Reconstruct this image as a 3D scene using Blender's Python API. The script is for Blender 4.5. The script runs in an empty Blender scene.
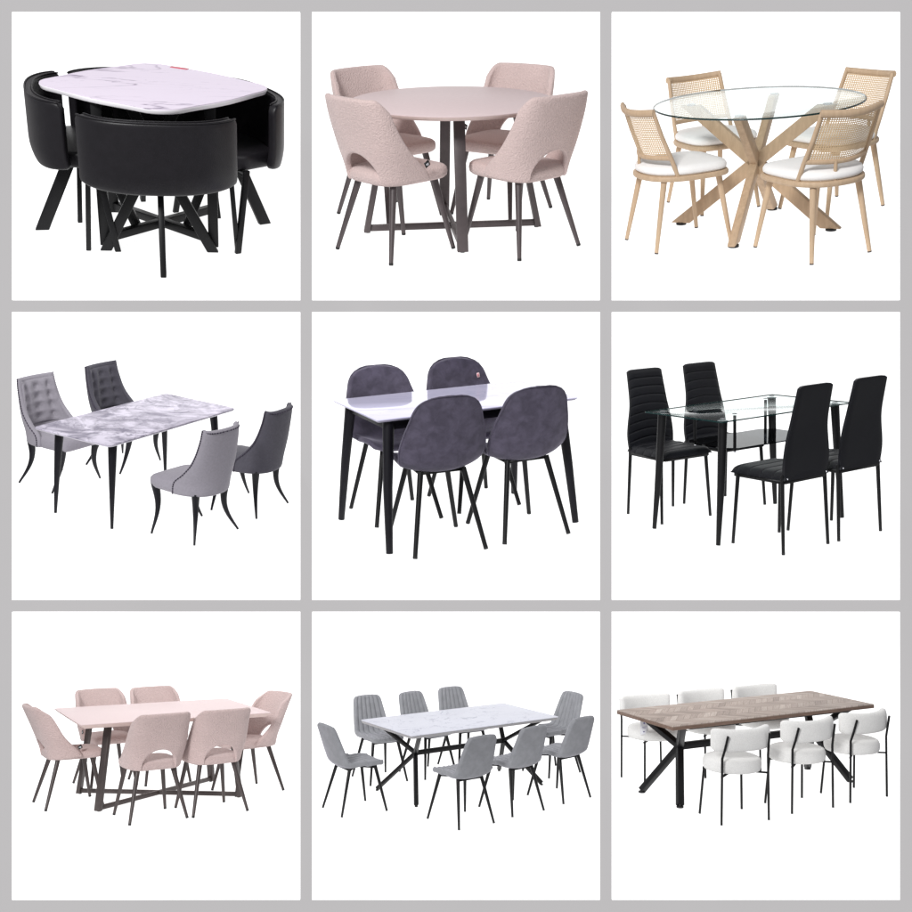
import bpy, bmesh, math, random
from mathutils import Matrix, Vector
PI = math.pi
sc = bpy.context.scene
COL = sc.collection
rnd = random.Random(7)

# ------------------------------------------------------------------ materials
def new_mat(name):
    m = bpy.data.materials.new(name); m.use_nodes = True
    nt = m.node_tree
    return m, nt, nt.nodes['Principled BSDF'], nt.links
def lin(c):
    return tuple(((v/255)/12.92 if v/255 <= .04045 else ((v/255+.055)/1.055)**2.4) for v in c)
def node(nt, t, **kw):
    n = nt.nodes.new(t)
    for k, v in kw.items():
        if k in n.inputs: n.inputs[k].default_value = v
        else: setattr(n, k, v)
    return n
def plain(name, rgb, rough=.5, metal=0, spec=.5, noise=0.0, nscale=30, bump=0.0, bscale=200, sheen=0, var2=None, coat=0):
    m, nt, b, L = new_mat(name)
    c = lin(rgb)
    b.inputs['Base Color'].default_value = (*c, 1)
    b.inputs['Roughness'].default_value = rough
    b.inputs['Metallic'].default_value = metal
    b.inputs['Specular IOR Level'].default_value = spec
    if coat: b.inputs['Coat Weight'].default_value = coat; b.inputs['Coat Roughness'].default_value = .08
    if sheen:
        b.inputs['Sheen Weight'].default_value = sheen; b.inputs['Sheen Roughness'].default_value = .4
    tc = node(nt, 'ShaderNodeTexCoord')
    if noise:
        n = node(nt, 'ShaderNodeTexNoise', Scale=nscale, Detail=4.0, Roughness=.6)
        L.new(tc.outputs['Object'], n.inputs['Vector'])
        r = node(nt, 'ShaderNodeValToRGB')
        r.color_ramp.elements[0].position = .3; r.color_ramp.elements[1].position = .72
        lo = [v*(1-noise) for v in c]; hi = [min(1, v*(1+noise)) for v in c]
        if var2: hi = lin(var2)
        r.color_ramp.elements[0].color = (*lo, 1); r.color_ramp.elements[1].color = (*hi, 1)
        L.new(n.outputs['Fac'], r.inputs['Fac']); L.new(r.outputs['Color'], b.inputs['Base Color'])
    if bump:
        n = node(nt, 'ShaderNodeTexNoise', Scale=bscale, Detail=3.0)
        L.new(tc.outputs['Object'], n.inputs['Vector'])
        bp = node(nt, 'ShaderNodeBump', Strength=bump, Distance=.01)
        L.new(n.outputs['Fac'], bp.inputs['Height']); L.new(bp.outputs['Normal'], b.inputs['Normal'])
    return m
def emissive(name, base, emit, strength):
    m, nt, b, L = new_mat(name)
    b.inputs['Base Color'].default_value = (*base, 1); b.inputs['Roughness'].default_value = 1
    b.inputs['Specular IOR Level'].default_value = 0
    b.inputs['Emission Color'].default_value = (*emit, 1); b.inputs['Emission Strength'].default_value = strength
    return m
def boucle(name, rgb, strength=.9, scale=95):
    m, nt, b, L = new_mat(name)
    c = lin(rgb)
    b.inputs['Roughness'].default_value = .95; b.inputs['Specular IOR Level'].default_value = .15
    b.inputs['Sheen Weight'].default_value = .25
    tc = node(nt, 'ShaderNodeTexCoord')
    v = node(nt, 'ShaderNodeTexVoronoi', Scale=scale); v.feature = 'SMOOTH_F1'
    n = node(nt, 'ShaderNodeTexNoise', Scale=scale*.6, Detail=5.0, Roughness=.7)
    n2 = node(nt, 'ShaderNodeTexNoise', Scale=7.0, Detail=2.0)
    for k in (v, n, n2): L.new(tc.outputs['Object'], k.inputs['Vector'])
    ad = node(nt, 'ShaderNodeMath', operation='ADD'); L.new(v.outputs['Distance'], ad.inputs[0]); L.new(n.outputs['Fac'], ad.inputs[1])
    r = node(nt, 'ShaderNodeValToRGB')
    r.color_ramp.elements[0].position = .45; r.color_ramp.elements[1].position = 1.1 if False else 1.0
    r.color_ramp.elements[0].color = (*[x*1.05 for x in c], 1); r.color_ramp.elements[1].color = (*[x*.88 for x in c], 1)
    L.new(ad.outputs[0], r.inputs['Fac'])
    mx = node(nt, 'ShaderNodeMix', data_type='RGBA', blend_type='MULTIPLY'); mx.inputs[0].default_value = .12
    L.new(r.outputs['Color'], mx.inputs[6]); L.new(n2.outputs['Fac'], mx.inputs[7]); L.new(mx.outputs[2], b.inputs['Base Color'])
    bp = node(nt, 'ShaderNodeBump', Strength=strength, Distance=.008); bp.invert = True
    L.new(ad.outputs[0], bp.inputs['Height']); L.new(bp.outputs['Normal'], b.inputs['Normal'])
    return m
def velvet(name, rgb, amp=.28):
    m, nt, b, L = new_mat(name)
    c = lin(rgb)
    b.inputs['Roughness'].default_value = .75; b.inputs['Specular IOR Level'].default_value = .2
    b.inputs['Sheen Weight'].default_value = .5; b.inputs['Sheen Roughness'].default_value = .3
    b.inputs['Sheen Tint'].default_value = (.75, .72, .85, 1)
    tc = node(nt, 'ShaderNodeTexCoord')
    n = node(nt, 'ShaderNodeTexNoise', Scale=14.0, Detail=5.0, Roughness=.6, Distortion=.35)
    n2 = node(nt, 'ShaderNodeTexNoise', Scale=420.0, Detail=1.0)
    L.new(tc.outputs['Object'], n.inputs['Vector']); L.new(tc.outputs['Object'], n2.inputs['Vector'])
    r = node(nt, 'ShaderNodeValToRGB')
    r.color_ramp.elements[0].position = .36; r.color_ramp.elements[1].position = .66
    r.color_ramp.elements[0].color = (*[x*(1-amp) for x in c], 1); r.color_ramp.elements[1].color = (*[x*(1+amp*.6) for x in c], 1)
    L.new(n.outputs['Fac'], r.inputs['Fac']); L.new(r.outputs['Color'], b.inputs['Base Color'])
    bp = node(nt, 'ShaderNodeBump', Strength=.25, Distance=.002)
    L.new(n2.outputs['Fac'], bp.inputs['Height']); L.new(bp.outputs['Normal'], b.inputs['Normal'])
    return m
def marble(name, base, vein, scale=3.0, width=.03, cloud=.0, cloudcol=None, rough=.12, stretch=(1, 1, 1), rot=0.4, coat=.0, fine=.5, spec=.5):
    m, nt, b, L = new_mat(name)
    b.inputs['Roughness'].default_value = rough; b.inputs['Specular IOR Level'].default_value = spec
    if coat: b.inputs['Coat Weight'].default_value = coat; b.inputs['Coat Roughness'].default_value = .03
    tc = node(nt, 'ShaderNodeTexCoord')
    mp = node(nt, 'ShaderNodeMapping'); mp.inputs['Scale'].default_value = stretch; mp.inputs['Rotation'].default_value = (0, 0, rot)
    L.new(tc.outputs['Object'], mp.inputs['Vector'])
    def veins(s, w, dist, seed):
        n = node(nt, 'ShaderNodeTexNoise', Scale=s, Detail=6.0, Roughness=.55, Distortion=dist)
        ad = node(nt, 'ShaderNodeVectorMath', operation='ADD'); ad.inputs[1].default_value = (seed, seed*.7, 0)
        L.new(mp.outputs[0], ad.inputs[0]); L.new(ad.outputs[0], n.inputs['Vector'])
        a = node(nt, 'ShaderNodeMath', operation='SUBTRACT'); a.inputs[1].default_value = .5; L.new(n.outputs['Fac'], a.inputs[0])
        q = node(nt, 'ShaderNodeMath', operation='ABSOLUTE'); L.new(a.outputs[0], q.inputs[0])
        r = node(nt, 'ShaderNodeMapRange'); r.inputs['From Max'].default_value = w; r.inputs['To Min'].default_value = 1; r.inputs['To Max'].default_value = 0
        L.new(q.outputs[0], r.inputs['Value'])
        return r.outputs[0]
    v1 = veins(scale, width, .8, 3.1); v2 = veins(scale*2.3, width*.5, .5, 9.4)
    v3 = node(nt, 'ShaderNodeMath', operation='MULTIPLY'); v3.inputs[1].default_value = fine; L.new(v2, v3.inputs[0])
    mask = node(nt, 'ShaderNodeTexNoise', Scale=scale*.8, Detail=2.0); L.new(mp.outputs[0], mask.inputs['Vector'])
    mr = node(nt, 'ShaderNodeMapRange'); mr.inputs['From Min'].default_value = .36; mr.inputs['From Max'].default_value = .56; L.new(mask.outputs['Fac'], mr.inputs['Value'])
    mxv = node(nt, 'ShaderNodeMath', operation='MAXIMUM'); L.new(v1, mxv.inputs[0]); L.new(v3.outputs[0], mxv.inputs[1])
    ml = node(nt, 'ShaderNodeMath', operation='MULTIPLY'); L.new(mxv.outputs[0], ml.inputs[0]); L.new(mr.outputs[0], ml.inputs[1])
    mx = node(nt, 'ShaderNodeMix', data_type='RGBA')
    mx.inputs[7].default_value = (*lin(vein), 1)
    L.new(ml.outputs[0], mx.inputs[0])
    if cloud:
        n = node(nt, 'ShaderNodeTexNoise', Scale=scale*.9, Detail=8.0, Roughness=.62, Distortion=1.4); L.new(mp.outputs[0], n.inputs['Vector'])
        r = node(nt, 'ShaderNodeValToRGB'); r.color_ramp.elements[0].position = .42; r.color_ramp.elements[1].position = .62
        r.color_ramp.elements[0].color = (*lin(base), 1); r.color_ramp.elements[1].color = (*lin(cloudcol), 1)
        L.new(n.outputs['Fac'], r.inputs['Fac']); L.new(r.outputs['Color'], mx.inputs[6])
    else:
        mx.inputs[6].default_value = (*lin(base), 1)
    L.new(mx.outputs[2], b.inputs['Base Color'])
    return m
def wood(name, rgb, rgb2, scale=(60, 60, 4), rough=.5):
    m, nt, b, L = new_mat(name)
    b.inputs['Roughness'].default_value = rough; b.inputs['Specular IOR Level'].default_value = .3
    tc = node(nt, 'ShaderNodeTexCoord'); mp = node(nt, 'ShaderNodeMapping'); mp.inputs['Scale'].default_value = scale
    n = node(nt, 'ShaderNodeTexNoise', Scale=1.0, Detail=5.0, Roughness=.6, Distortion=.3)
    L.new(tc.outputs['Object'], mp.inputs['Vector']); L.new(mp.outputs[0], n.inputs['Vector'])
    r = node(nt, 'ShaderNodeValToRGB'); r.color_ramp.elements[0].position = .35; r.color_ramp.elements[1].position = .7
    r.color_ramp.elements[0].color = (*lin(rgb), 1); r.color_ramp.elements[1].color = (*lin(rgb2), 1)
    L.new(n.outputs['Fac'], r.inputs['Fac']); L.new(r.outputs['Color'], b.inputs['Base Color'])
    return m
def chevron(name, W=.165, P=.075):
    m, nt, b, L = new_mat(name)
    b.inputs['Roughness'].default_value = .6; b.inputs['Specular IOR Level'].default_value = .1
    tc = node(nt, 'ShaderNodeTexCoord'); sp = node(nt, 'ShaderNodeSeparateXYZ'); L.new(tc.outputs['Object'], sp.inputs[0])
    def mth(op, a, bb=None):
        n = node(nt, 'ShaderNodeMath', operation=op)
        for i, q in enumerate((a, bb)):
            if q is None: continue
            if isinstance(q, (int, float)): n.inputs[i].default_value = q
            else: L.new(q, n.inputs[i])
        return n.outputs[0]
    x, y = sp.outputs[0], sp.outputs[1]
    yy = mth('DIVIDE', mth('ADD', y, 5.0), W)
    cidx = mth('FLOOR', yy)
    pp = mth('PINGPONG', yy, 1.0)
    s = mth('DIVIDE', mth('ADD', mth('ADD', x, 7.0), mth('MULTIPLY', pp, W*.95)), P)
    pidx = mth('FLOOR', s)
    cb = node(nt, 'ShaderNodeCombineXYZ'); L.new(cidx, cb.inputs[0]); L.new(pidx, cb.inputs[1])
    wn = node(nt, 'ShaderNodeTexWhiteNoise'); L.new(cb.outputs[0], wn.inputs['Vector'])
    r = node(nt, 'ShaderNodeValToRGB')
    cols = [(138, 126, 119), (163, 150, 142), (150, 138, 130), (174, 162, 154), (156, 142, 134)]
    r.color_ramp.elements[0].color = (*lin(cols[0]), 1); r.color_ramp.elements[1].color = (*lin(cols[4]), 1)
    for i in (1, 2, 3):
        e = r.color_ramp.elements.new(i*.25); e.color = (*lin(cols[i]), 1)
    L.new(wn.outputs['Value'], r.inputs['Fac'])
    g = node(nt, 'ShaderNodeTexNoise', Scale=1.0, Detail=5.0, Roughness=.65)
    cb2 = node(nt, 'ShaderNodeCombineXYZ'); L.new(mth('MULTIPLY', s, 14.0), cb2.inputs[0]); L.new(mth('MULTIPLY', yy, 2.0), cb2.inputs[1]); L.new(wn.outputs['Value'], cb2.inputs[2])
    L.new(cb2.outputs[0], g.inputs['Vector'])
    mx = node(nt, 'ShaderNodeMix', data_type='RGBA', blend_type='OVERLAY'); mx.inputs[0].default_value = .7
    L.new(r.outputs['Color'], mx.inputs[6]); L.new(g.outputs['Fac'], mx.inputs[7])
    fr = mth('FRACT', s); e1 = mth('LESS_THAN', fr, .06); fy = mth('FRACT', yy); e2 = mth('LESS_THAN', fy, .025)
    ed = mth('MAXIMUM', e1, e2)
    mk = node(nt, 'ShaderNodeMix', data_type='RGBA'); L.new(mth('MULTIPLY', ed, .55), mk.inputs[0]); L.new(mx.outputs[2], mk.inputs[6]); mk.inputs[7].default_value = (*lin((80, 66, 60)), 1)
    L.new(mk.outputs[2], b.inputs['Base Color'])
    return m
def glass(name, tint=(.93, .965, .96), fmul=1.0):
    m = bpy.data.materials.new(name); m.use_nodes = True; nt = m.node_tree; L = nt.links
    nt.nodes.remove(nt.nodes['Principled BSDF'])
    out = nt.nodes['Material Output']
    t = node(nt, 'ShaderNodeBsdfTransparent'); t.inputs['Color'].default_value = (*tint, 1)
    g = node(nt, 'ShaderNodeBsdfGlossy', Roughness=.02); g.inputs['Color'].default_value = (.95, .97, .97, 1)
    f = node(nt, 'ShaderNodeLayerWeight', Blend=.5)
    pw = node(nt, 'ShaderNodeMath', operation='POWER'); pw.inputs[1].default_value = 5; L.new(f.outputs['Facing'], pw.inputs[0])
    mu = node(nt, 'ShaderNodeMath', operation='MULTIPLY_ADD'); mu.inputs[1].default_value = .55*fmul; mu.inputs[2].default_value = .03; mu.use_clamp = True
    L.new(pw.outputs[0], mu.inputs[0])
    mx = node(nt, 'ShaderNodeMixShader'); L.new(mu.outputs[0], mx.inputs[0]); L.new(t.outputs[0], mx.inputs[1]); L.new(g.outputs[0], mx.inputs[2])
    L.new(mx.outputs[0], out.inputs['Surface'])
    return m
def cane(name):
    """woven cane: real holes cut by a transparent mix on a regular weave"""
    m = bpy.data.materials.new(name); m.use_nodes = True; nt = m.node_tree; L = nt.links
    b = nt.nodes['Principled BSDF']; out = nt.nodes['Material Output']
    b.inputs['Roughness'].default_value = .6; b.inputs['Specular IOR Level'].default_value = .25
    uv = node(nt, 'ShaderNodeUVMap'); sp = node(nt, 'ShaderNodeSeparateXYZ'); L.new(uv.outputs[0], sp.inputs[0])
    def mth(op, a, bb=None):
        n = node(nt, 'ShaderNodeMath', operation=op)
        for i, q in enumerate((a, bb)):
            if q is None: continue
            if isinstance(q, (int, float)): n.inputs[i].default_value = q
            else: L.new(q, n.inputs[i])
        return n.outputs[0]
    a = mth('ABSOLUTE', mth('SUBTRACT', mth('FRACT', mth('MULTIPLY', sp.outputs[0], 33.0)), .5))
    c = mth('ABSOLUTE', mth('SUBTRACT', mth('FRACT', mth('MULTIPLY', sp.outputs[1], 24.0)), .5))
    hole = mth('LESS_THAN', mth('ADD', mth('MULTIPLY', a, a), mth('MULTIPLY', c, c)), .068)
    t = node(nt, 'ShaderNodeBsdfTransparent'); mx = node(nt, 'ShaderNodeMixShader')
    n = node(nt, 'ShaderNodeTexNoise', Scale=40.0, Detail=3.0); tc = node(nt, 'ShaderNodeTexCoord'); L.new(tc.outputs['Object'], n.inputs['Vector'])
    r = node(nt, 'ShaderNodeValToRGB'); r.color_ramp.elements[0].color = (*lin((188, 160, 126)), 1); r.color_ramp.elements[1].color = (*lin((218, 192, 156)), 1)
    L.new(n.outputs['Fac'], r.inputs['Fac']); L.new(r.outputs['Color'], b.inputs['Base Color'])
    L.new(hole, mx.inputs[0]); L.new(b.outputs[0], mx.inputs[1]); L.new(t.outputs[0], mx.inputs[2]); L.new(mx.outputs[0], out.inputs['Surface'])
    return m

M = {}
M['panel'] = emissive('white_panel_glow', (.5, .5, .5), (1, 1, 1), .95)  # glow added so panels and floors stay white where shadows would fall
M['grey'] = emissive('grey_board_glow', (.02, .02, .02), lin((191, 189, 190)), .98)  # mostly added glow, keeps the wall even where it would be shaded
M['leather'] = plain('black_leather', (24, 22, 26), .42, spec=.3, noise=.15, nscale=25, bump=.12, bscale=260)
M['blackmetal'] = plain('black_metal', (12, 12, 14), .45, spec=.25, noise=.2, nscale=20)
M['inkmetal'] = plain('ink_metal', (14, 13, 20), .45, spec=.25, noise=.2, nscale=20)
M['rubber'] = plain('black_rubber', (18, 18, 19), .7)
M['gunmetal'] = plain('gunmetal', (74, 66, 67), .45, metal=.2, spec=.5, noise=.12, nscale=18)
M['darkgun'] = plain('dark_gunmetal', (62, 54, 53), .45, metal=.2, noise=.15, nscale=18)
M['pink'] = boucle('pink_boucle', (214, 192, 188), .7, 135)
M['dusky'] = boucle('dusky_pink_boucle', (204, 182, 179), .8, 120)
M['pinktop'] = plain('pink_tabletop', (212, 194, 194), .5, spec=.12, noise=.03, nscale=40, bump=.02)
M['pinkedge'] = plain('pink_table_edge', (206, 184, 178), .5, noise=.05)
M['oak'] = wood('light_oak', (180, 155, 128), (193, 168, 140))
M['oakleg'] = wood('oak_beam', (168, 143, 117), (186, 160, 132), scale=(40, 40, 9))
M['cane'] = cane('woven_cane')
M['ivory'] = plain('ivory_fabric', (236, 234, 232), .9, spec=.1, noise=.02, bump=.1, bscale=300, sheen=.2)
M['glass'] = glass('clear_glass')
M['glassedge'] = plain('glass_edge', (20, 46, 45), .2, spec=.4)
M['smoke'] = glass('smoked_glass', (.10, .11, .125), 1.0)
M['lilac'] = plain('light_grey_linen', (141, 137, 145), .9, spec=.15, noise=.07, nscale=60, bump=.12, bscale=350, sheen=.2)
M['slate'] = plain('dark_grey_linen', (75, 73, 81), .9, spec=.15, noise=.08, nscale=60, bump=.12, bscale=350, sheen=.2)
M['tuft_shade'] = plain('tuft_button', (52, 48, 60), .9, spec=.1)  # same fabric as the chair, dimple shade put into the button colour
M['nail'] = plain('nailhead_metal', (62, 56, 70), .35, metal=.8)
M['velvet'] = velvet('grey_velvet', (80, 75, 90))
M['grey_suede'] = velvet('mid_grey_suede', (131, 132, 136), .10)
M['pu'] = plain('black_faux_leather', (15, 16, 21), .5, spec=.22, noise=.12, nscale=15, bump=.05, bscale=300)
M['whiteboucle'] = boucle('white_boucle', (228, 227, 225), .35, 170)
M['top1'] = marble('lavender_marble', (233, 222, 237), (140, 126, 150), 1.5, .013, stretch=(.34, 1.7, 1), rot=.22, rough=.4, fine=.35, spec=.15)
M['rim1'] = plain('white_rim', (246, 243, 247), .3)
M['top4'] = marble('grey_marble', (204, 198, 212), (118, 113, 130), 3.2, .035, cloud=1, cloudcol=(126, 121, 136), spec=.15, rough=.4, rot=.9, fine=.8)
M['rim4'] = plain('marble_rim', (206, 202, 212), .3)
M['top5'] = marble('white_gloss_stone', (206, 203, 227), (188, 185, 212), 2.0, .02, rough=.09, rot=.2, fine=.4, spec=.35)
M['rim5'] = plain('stone_rim', (168, 164, 184), .3)
M['top8'] = marble('white_marble', (190, 191, 200), (128, 130, 148), 3.4, .011, spec=.12, rough=.5, stretch=(1, 1.3, 1), rot=.6, fine=.7)
M['rim8'] = plain('grey_rim', (150, 148, 150), .5, noise=.1, nscale=60)
M['chev'] = chevron('chevron_planks')
M['rim9'] = wood('brown_edge', (98, 80, 70), (124, 102, 90), scale=(6, 60, 60))
M['red'] = plain('red_sticker', (214, 96, 112), .4)
M['label'] = plain('pink_label', (240, 205, 208), .5)
M['tagblack'] = plain('black_label', (16, 16, 18), .6)
M['tagwhite'] = plain('white_card', (236, 236, 242), .6)
M['print'] = plain('blue_print', (120, 116, 160), .6)
M['darksteel'] = plain('dark_steel', (96, 98, 104), .35, metal=.7)
M['steel'] = plain('steel_bolt', (190, 190, 195), .25, metal=.9)

# ------------------------------------------------------------------ mesh helpers
class MB:
    def __init__(s): s.v = []; s.f = []
    def add(s, vs, fs):
        o = len(s.v); s.v += [tuple(p) for p in vs]; s.f += [tuple(i+o for i in q) for q in fs]; return s
    def tube(s, pts, rad, n=12, square=False, up=(0, 0, 1), caps=True, flat=1.0):
        pts = [Vector(p) for p in pts]
        if not isinstance(rad, (list, tuple)): rad = [rad]*len(pts)
        up = Vector(up); vs = []
        for i, p in enumerate(pts):
            d = (pts[min(i+1, len(pts)-1)]-pts[max(i-1, 0)]).normalized()
            a = up-d*up.dot(d)
            if a.length < 1e-4: a = Vector((0, 1, 0))-d*d.y
            a.normalize(); b = d.cross(a)
            for j in range(n):
                t = 2*PI*(j+.5)/n
                vs.append(p+(a*math.cos(t)*flat+b*math.sin(t))*rad[i])
        fs = [(i*n+j, i*n+(j+1) % n, (i+1)*n+(j+1) % n, (i+1)*n+j) for i in range(len(pts)-1) for j in range(n)]
        if caps: fs += [tuple(range(n))[::-1], tuple((len(pts)-1)*n+j for j in range(n))]
        return s.add(vs, fs)
    def bar(s, p0, p1, w, h, up=(0, 0, 1), w1=None, h1=None, flat_ends=False):
        """rectangular bar; w across, h along up; flat_ends cuts both ends horizontally"""
        p0, p1 = Vector(p0), Vector(p1); d = (p1-p0).normalized(); up = Vector(up)
        a = up-d*up.dot(d)
        if a.length < 1e-4: a = Vector((0, 1, 0))-d*d.y
        a.normalize(); b = d.cross(a); w1 = w1 or w; h1 = h1 or h; vs = []
        for p, ww, hh in ((p0, w, h), (p1, w1, h1)):
            for sa, sb in ((-1, -1), (1, -1), (1, 1), (-1, 1)):
                q = p+a*sa*hh/2+b*sb*ww/2
                if flat_ends and abs(d.z) > .05: q = q-d*((q.z-p.z)/d.z)
                vs.append(q)
        return s.add(vs, [(0, 1, 2, 3), (7, 6, 5, 4), (0, 4, 5, 1), (1, 5, 6, 2), (2, 6, 7, 3), (3, 7, 4, 0)])
    def box(s, c, d):
        x, y, z = c; a, b, e = [q/2 for q in d]
        vs = [(x+i*a, y+j*b, z+k*e) for k in (-1, 1) for i, j in ((-1, -1), (1, -1), (1, 1), (-1, 1))]
        return s.add(vs, [(3, 2, 1, 0), (4, 5, 6, 7), (0, 1, 5, 4), (1, 2, 6, 5), (2, 3, 7, 6), (3, 0, 4, 7)])
    def prism(s, poly, z0, z1, scale0=1.0):
        n = len(poly); vs = [(x*scale0, y*scale0, z0) for x, y in poly]+[(x, y, z1) for x, y in poly]
        return s.add(vs, [tuple(range(n))[::-1], tuple(range(n, 2*n))]+[(i, (i+1) % n, n+(i+1) % n, n+i) for i in range(n)])
    def loft(s, rings, caps=True, closed=True):
        n = len(rings[0]); vs = [p for r in rings for p in r]
        fs = [(i*n+j, i*n+(j+1) % n, (i+1)*n+(j+1) % n, (i+1)*n+j) for i in range(len(rings)-1) for j in range(n if closed else n-1)]
        if caps: fs += [tuple(range(n))[::-1], tuple((len(rings)-1)*n+j for j in range(n))]
        return s.add(vs, fs)
    def grid(s, nu, nv, fn):
        vs = [fn(i/nu, j/nv) for j in range(nv+1) for i in range(nu+1)]
        w = nu+1
        return s.add(vs, [(j*w+i, j*w+i+1, (j+1)*w+i+1, (j+1)*w+i) for j in range(nv) for i in range(nu)])
    def slab(s, nu, nv, fa, fb):
        """closed body between two grids (fa faces one way, fb the other)"""
        w = nu+1; N = w*(nv+1)
        vs = [fa(i/nu, j/nv) for j in range(nv+1) for i in range(w)]+[fb(i/nu, j/nv) for j in range(nv+1) for i in range(w)]
        fs = []
        for j in range(nv):
            for i in range(nu):
                q = (j*w+i, j*w+i+1, (j+1)*w+i+1, (j+1)*w+i)
                fs.append(q); fs.append(tuple(k+N for k in q[::-1]))
        for i in range(nu):
            fs.append((i+1, i, N+i, N+i+1)); o = nv*w; fs.append((o+i, o+i+1, N+o+i+1, N+o+i))
        for j in range(nv):
            fs.append((j*w, (j+1)*w, N+(j+1)*w, N+j*w)); fs.append(((j+1)*w+nu, j*w+nu, N+j*w+nu, N+(j+1)*w+nu))
        return s.add(vs, fs)
    def ball(s, c, r, n=8, m=6, sq=(1, 1, 1)):
        rings = [[(c[0]+sq[0]*r*math.sin(PI*(i+.02)/(m+.04))*math.cos(2*PI*j/n), c[1]+sq[1]*r*math.sin(PI*(i+.02)/(m+.04))*math.sin(2*PI*j/n), c[2]-sq[2]*r*math.cos(PI*(i+.02)/(m+.04))) for j in range(n)] for i in range(m+1)]
        return s.loft(rings)

def evaluate(o):
    dg = bpy.context.evaluated_depsgraph_get()
    me = bpy.data.meshes.new_from_object(o.evaluated_get(dg), depsgraph=dg)
    o.modifiers.clear(); old = o.data; o.data = me; bpy.data.meshes.remove(old)
def build(name, mb, mat, parent=None, smooth=True, bevel=0, bseg=2, sub=0, solid=0, soff=0, angle=None):
    me = bpy.data.meshes.new(name); me.from_pydata(mb.v, [], mb.f); me.update()
    bm = bmesh.new(); bm.from_mesh(me); bmesh.ops.remove_doubles(bm, verts=bm.verts, dist=1e-5)
    bmesh.ops.recalc_face_normals(bm, faces=bm.faces); bm.to_mesh(me); bm.free()
    o = bpy.data.objects.new(name, me); COL.objects.link(o); o.parent = parent
    me.materials.append(M[mat])
    if solid:
        m = o.modifiers.new('s', 'SOLIDIFY'); m.thickness = solid; m.offset = soff
    if bevel:
        m = o.modifiers.new('b', 'BEVEL'); m.width = bevel; m.segments = bseg; m.limit_method = 'ANGLE'; m.angle_limit = math.radians(35)
    if sub:
        m = o.modifiers.new('u', 'SUBSURF'); m.levels = sub; m.render_levels = sub
    if solid or bevel or sub: evaluate(o)
    me = o.data
    if smooth:
        for p in me.polygons: p.use_smooth = True
        if angle or (bevel and not sub): me.set_sharp_from_angle(angle=math.radians(angle or 50))
    return o
def root(name, label, cat, group=None):
    o = bpy.data.objects.new(name, None); COL.objects.link(o)
    o['label'] = label; o['category'] = cat
    if group: o['group'] = group
    return o
def copy_tree(o, parent=None):
    c = o.copy(); COL.objects.link(c); c.parent = parent
    for ch in list(o.children): copy_tree(ch, c)
    return c
def lerp(tab, t):
    if t <= tab[0][0]: return tab[0][1]
    for (a, x), (b, y) in zip(tab, tab[1:]):
        if t <= b:
            k = (t-a)/(b-a); return x+(y-x)*k
    return tab[-1][1]
def sm(tab, t):
    """smooth (Catmull-Rom) lookup"""
    n = len(tab)
    for i in range(n-1):
        if t <= tab[i+1][0] or i == n-2:
            (a, y1), (b, y2) = tab[i], tab[i+1]
            k = max(0, min(1, (t-a)/(b-a)))
            m1 = (y2-tab[i-1][1])/(b-tab[i-1][0])*(b-a) if i > 0 else y2-y1
            m2 = (tab[i+2][1]-y1)/(tab[i+2][0]-a)*(b-a) if i < n-2 else y2-y1
            return (2*k**3-3*k*k+1)*y1+(k**3-2*k*k+k)*m1+(-2*k**3+3*k*k)*y2+(k**3-k*k)*m2
def rrect(hx, hy, r, n=6):
    out = []
    for cx, cy, a0 in ((hx-r, hy-r, 0), (-hx+r, hy-r, 90), (-hx+r, -hy+r, 180), (hx-r, -hy+r, 270)):
        for i in range(n+1):
            t = math.radians(a0+90*i/n); out.append((cx+r*math.cos(t), cy+r*math.sin(t)))
    return out
def circle(r, n=96):
    return [(r*math.cos(2*PI*i/n), r*math.sin(2*PI*i/n)) for i in range(n)]
def cushion(mb, hx, hy, z0, z1, e=.035, crown=.015, yc=0, taper=0.0, n=40, p=4.5):
    """soft box: superellipse rings from the underside to a crowned top"""
    rings = []
    zm = (z0+z1)/2; hz = (z1-z0)/2
    prof = [(1-e*1.4/hx, z0), (1-e*.5/hx, z0+hz*.12), (1-.1*e/hx, z0+hz*.45), (1, zm), (1-.1*e/hx, z1-hz*.45), (1-e*.5/hx, z1-hz*.14), (1-e*1.3/hx, z1), (.55, z1+crown*.8), (.02, z1+crown)]
    for s, z in prof:
        r = []
        for j in range(n):
            t = 2*PI*j/n; c, q = math.cos(t), math.sin(t)
            x = hx*s*math.copysign(abs(c)**(2/p), c); y = hy*s*math.copysign(abs(q)**(2/p), q)
            r.append((x*(1+taper*y/hy), y+yc, z))
        rings.append(r)
    mb.loft(rings); return mb

def legs(name, tops, feet, r0, r1, mat, parent, n=12, cap=None, capmat='rubber', caph=.012):
    for t, f in zip(tops, feet):
        t, f = Vector(t), Vector(f)
        o = build(name, MB().tube([t, t*.5+f*.5, f], [r0, (r0+r1)/2, r1], n), mat, parent, angle=40)
        if cap:
            d = (f-t).normalized()
            build('foot_cap', MB().tube([f-d*caph, f+d*.001], [r1*1.06, r1*1.0], n), capmat, o, angle=40)

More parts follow.
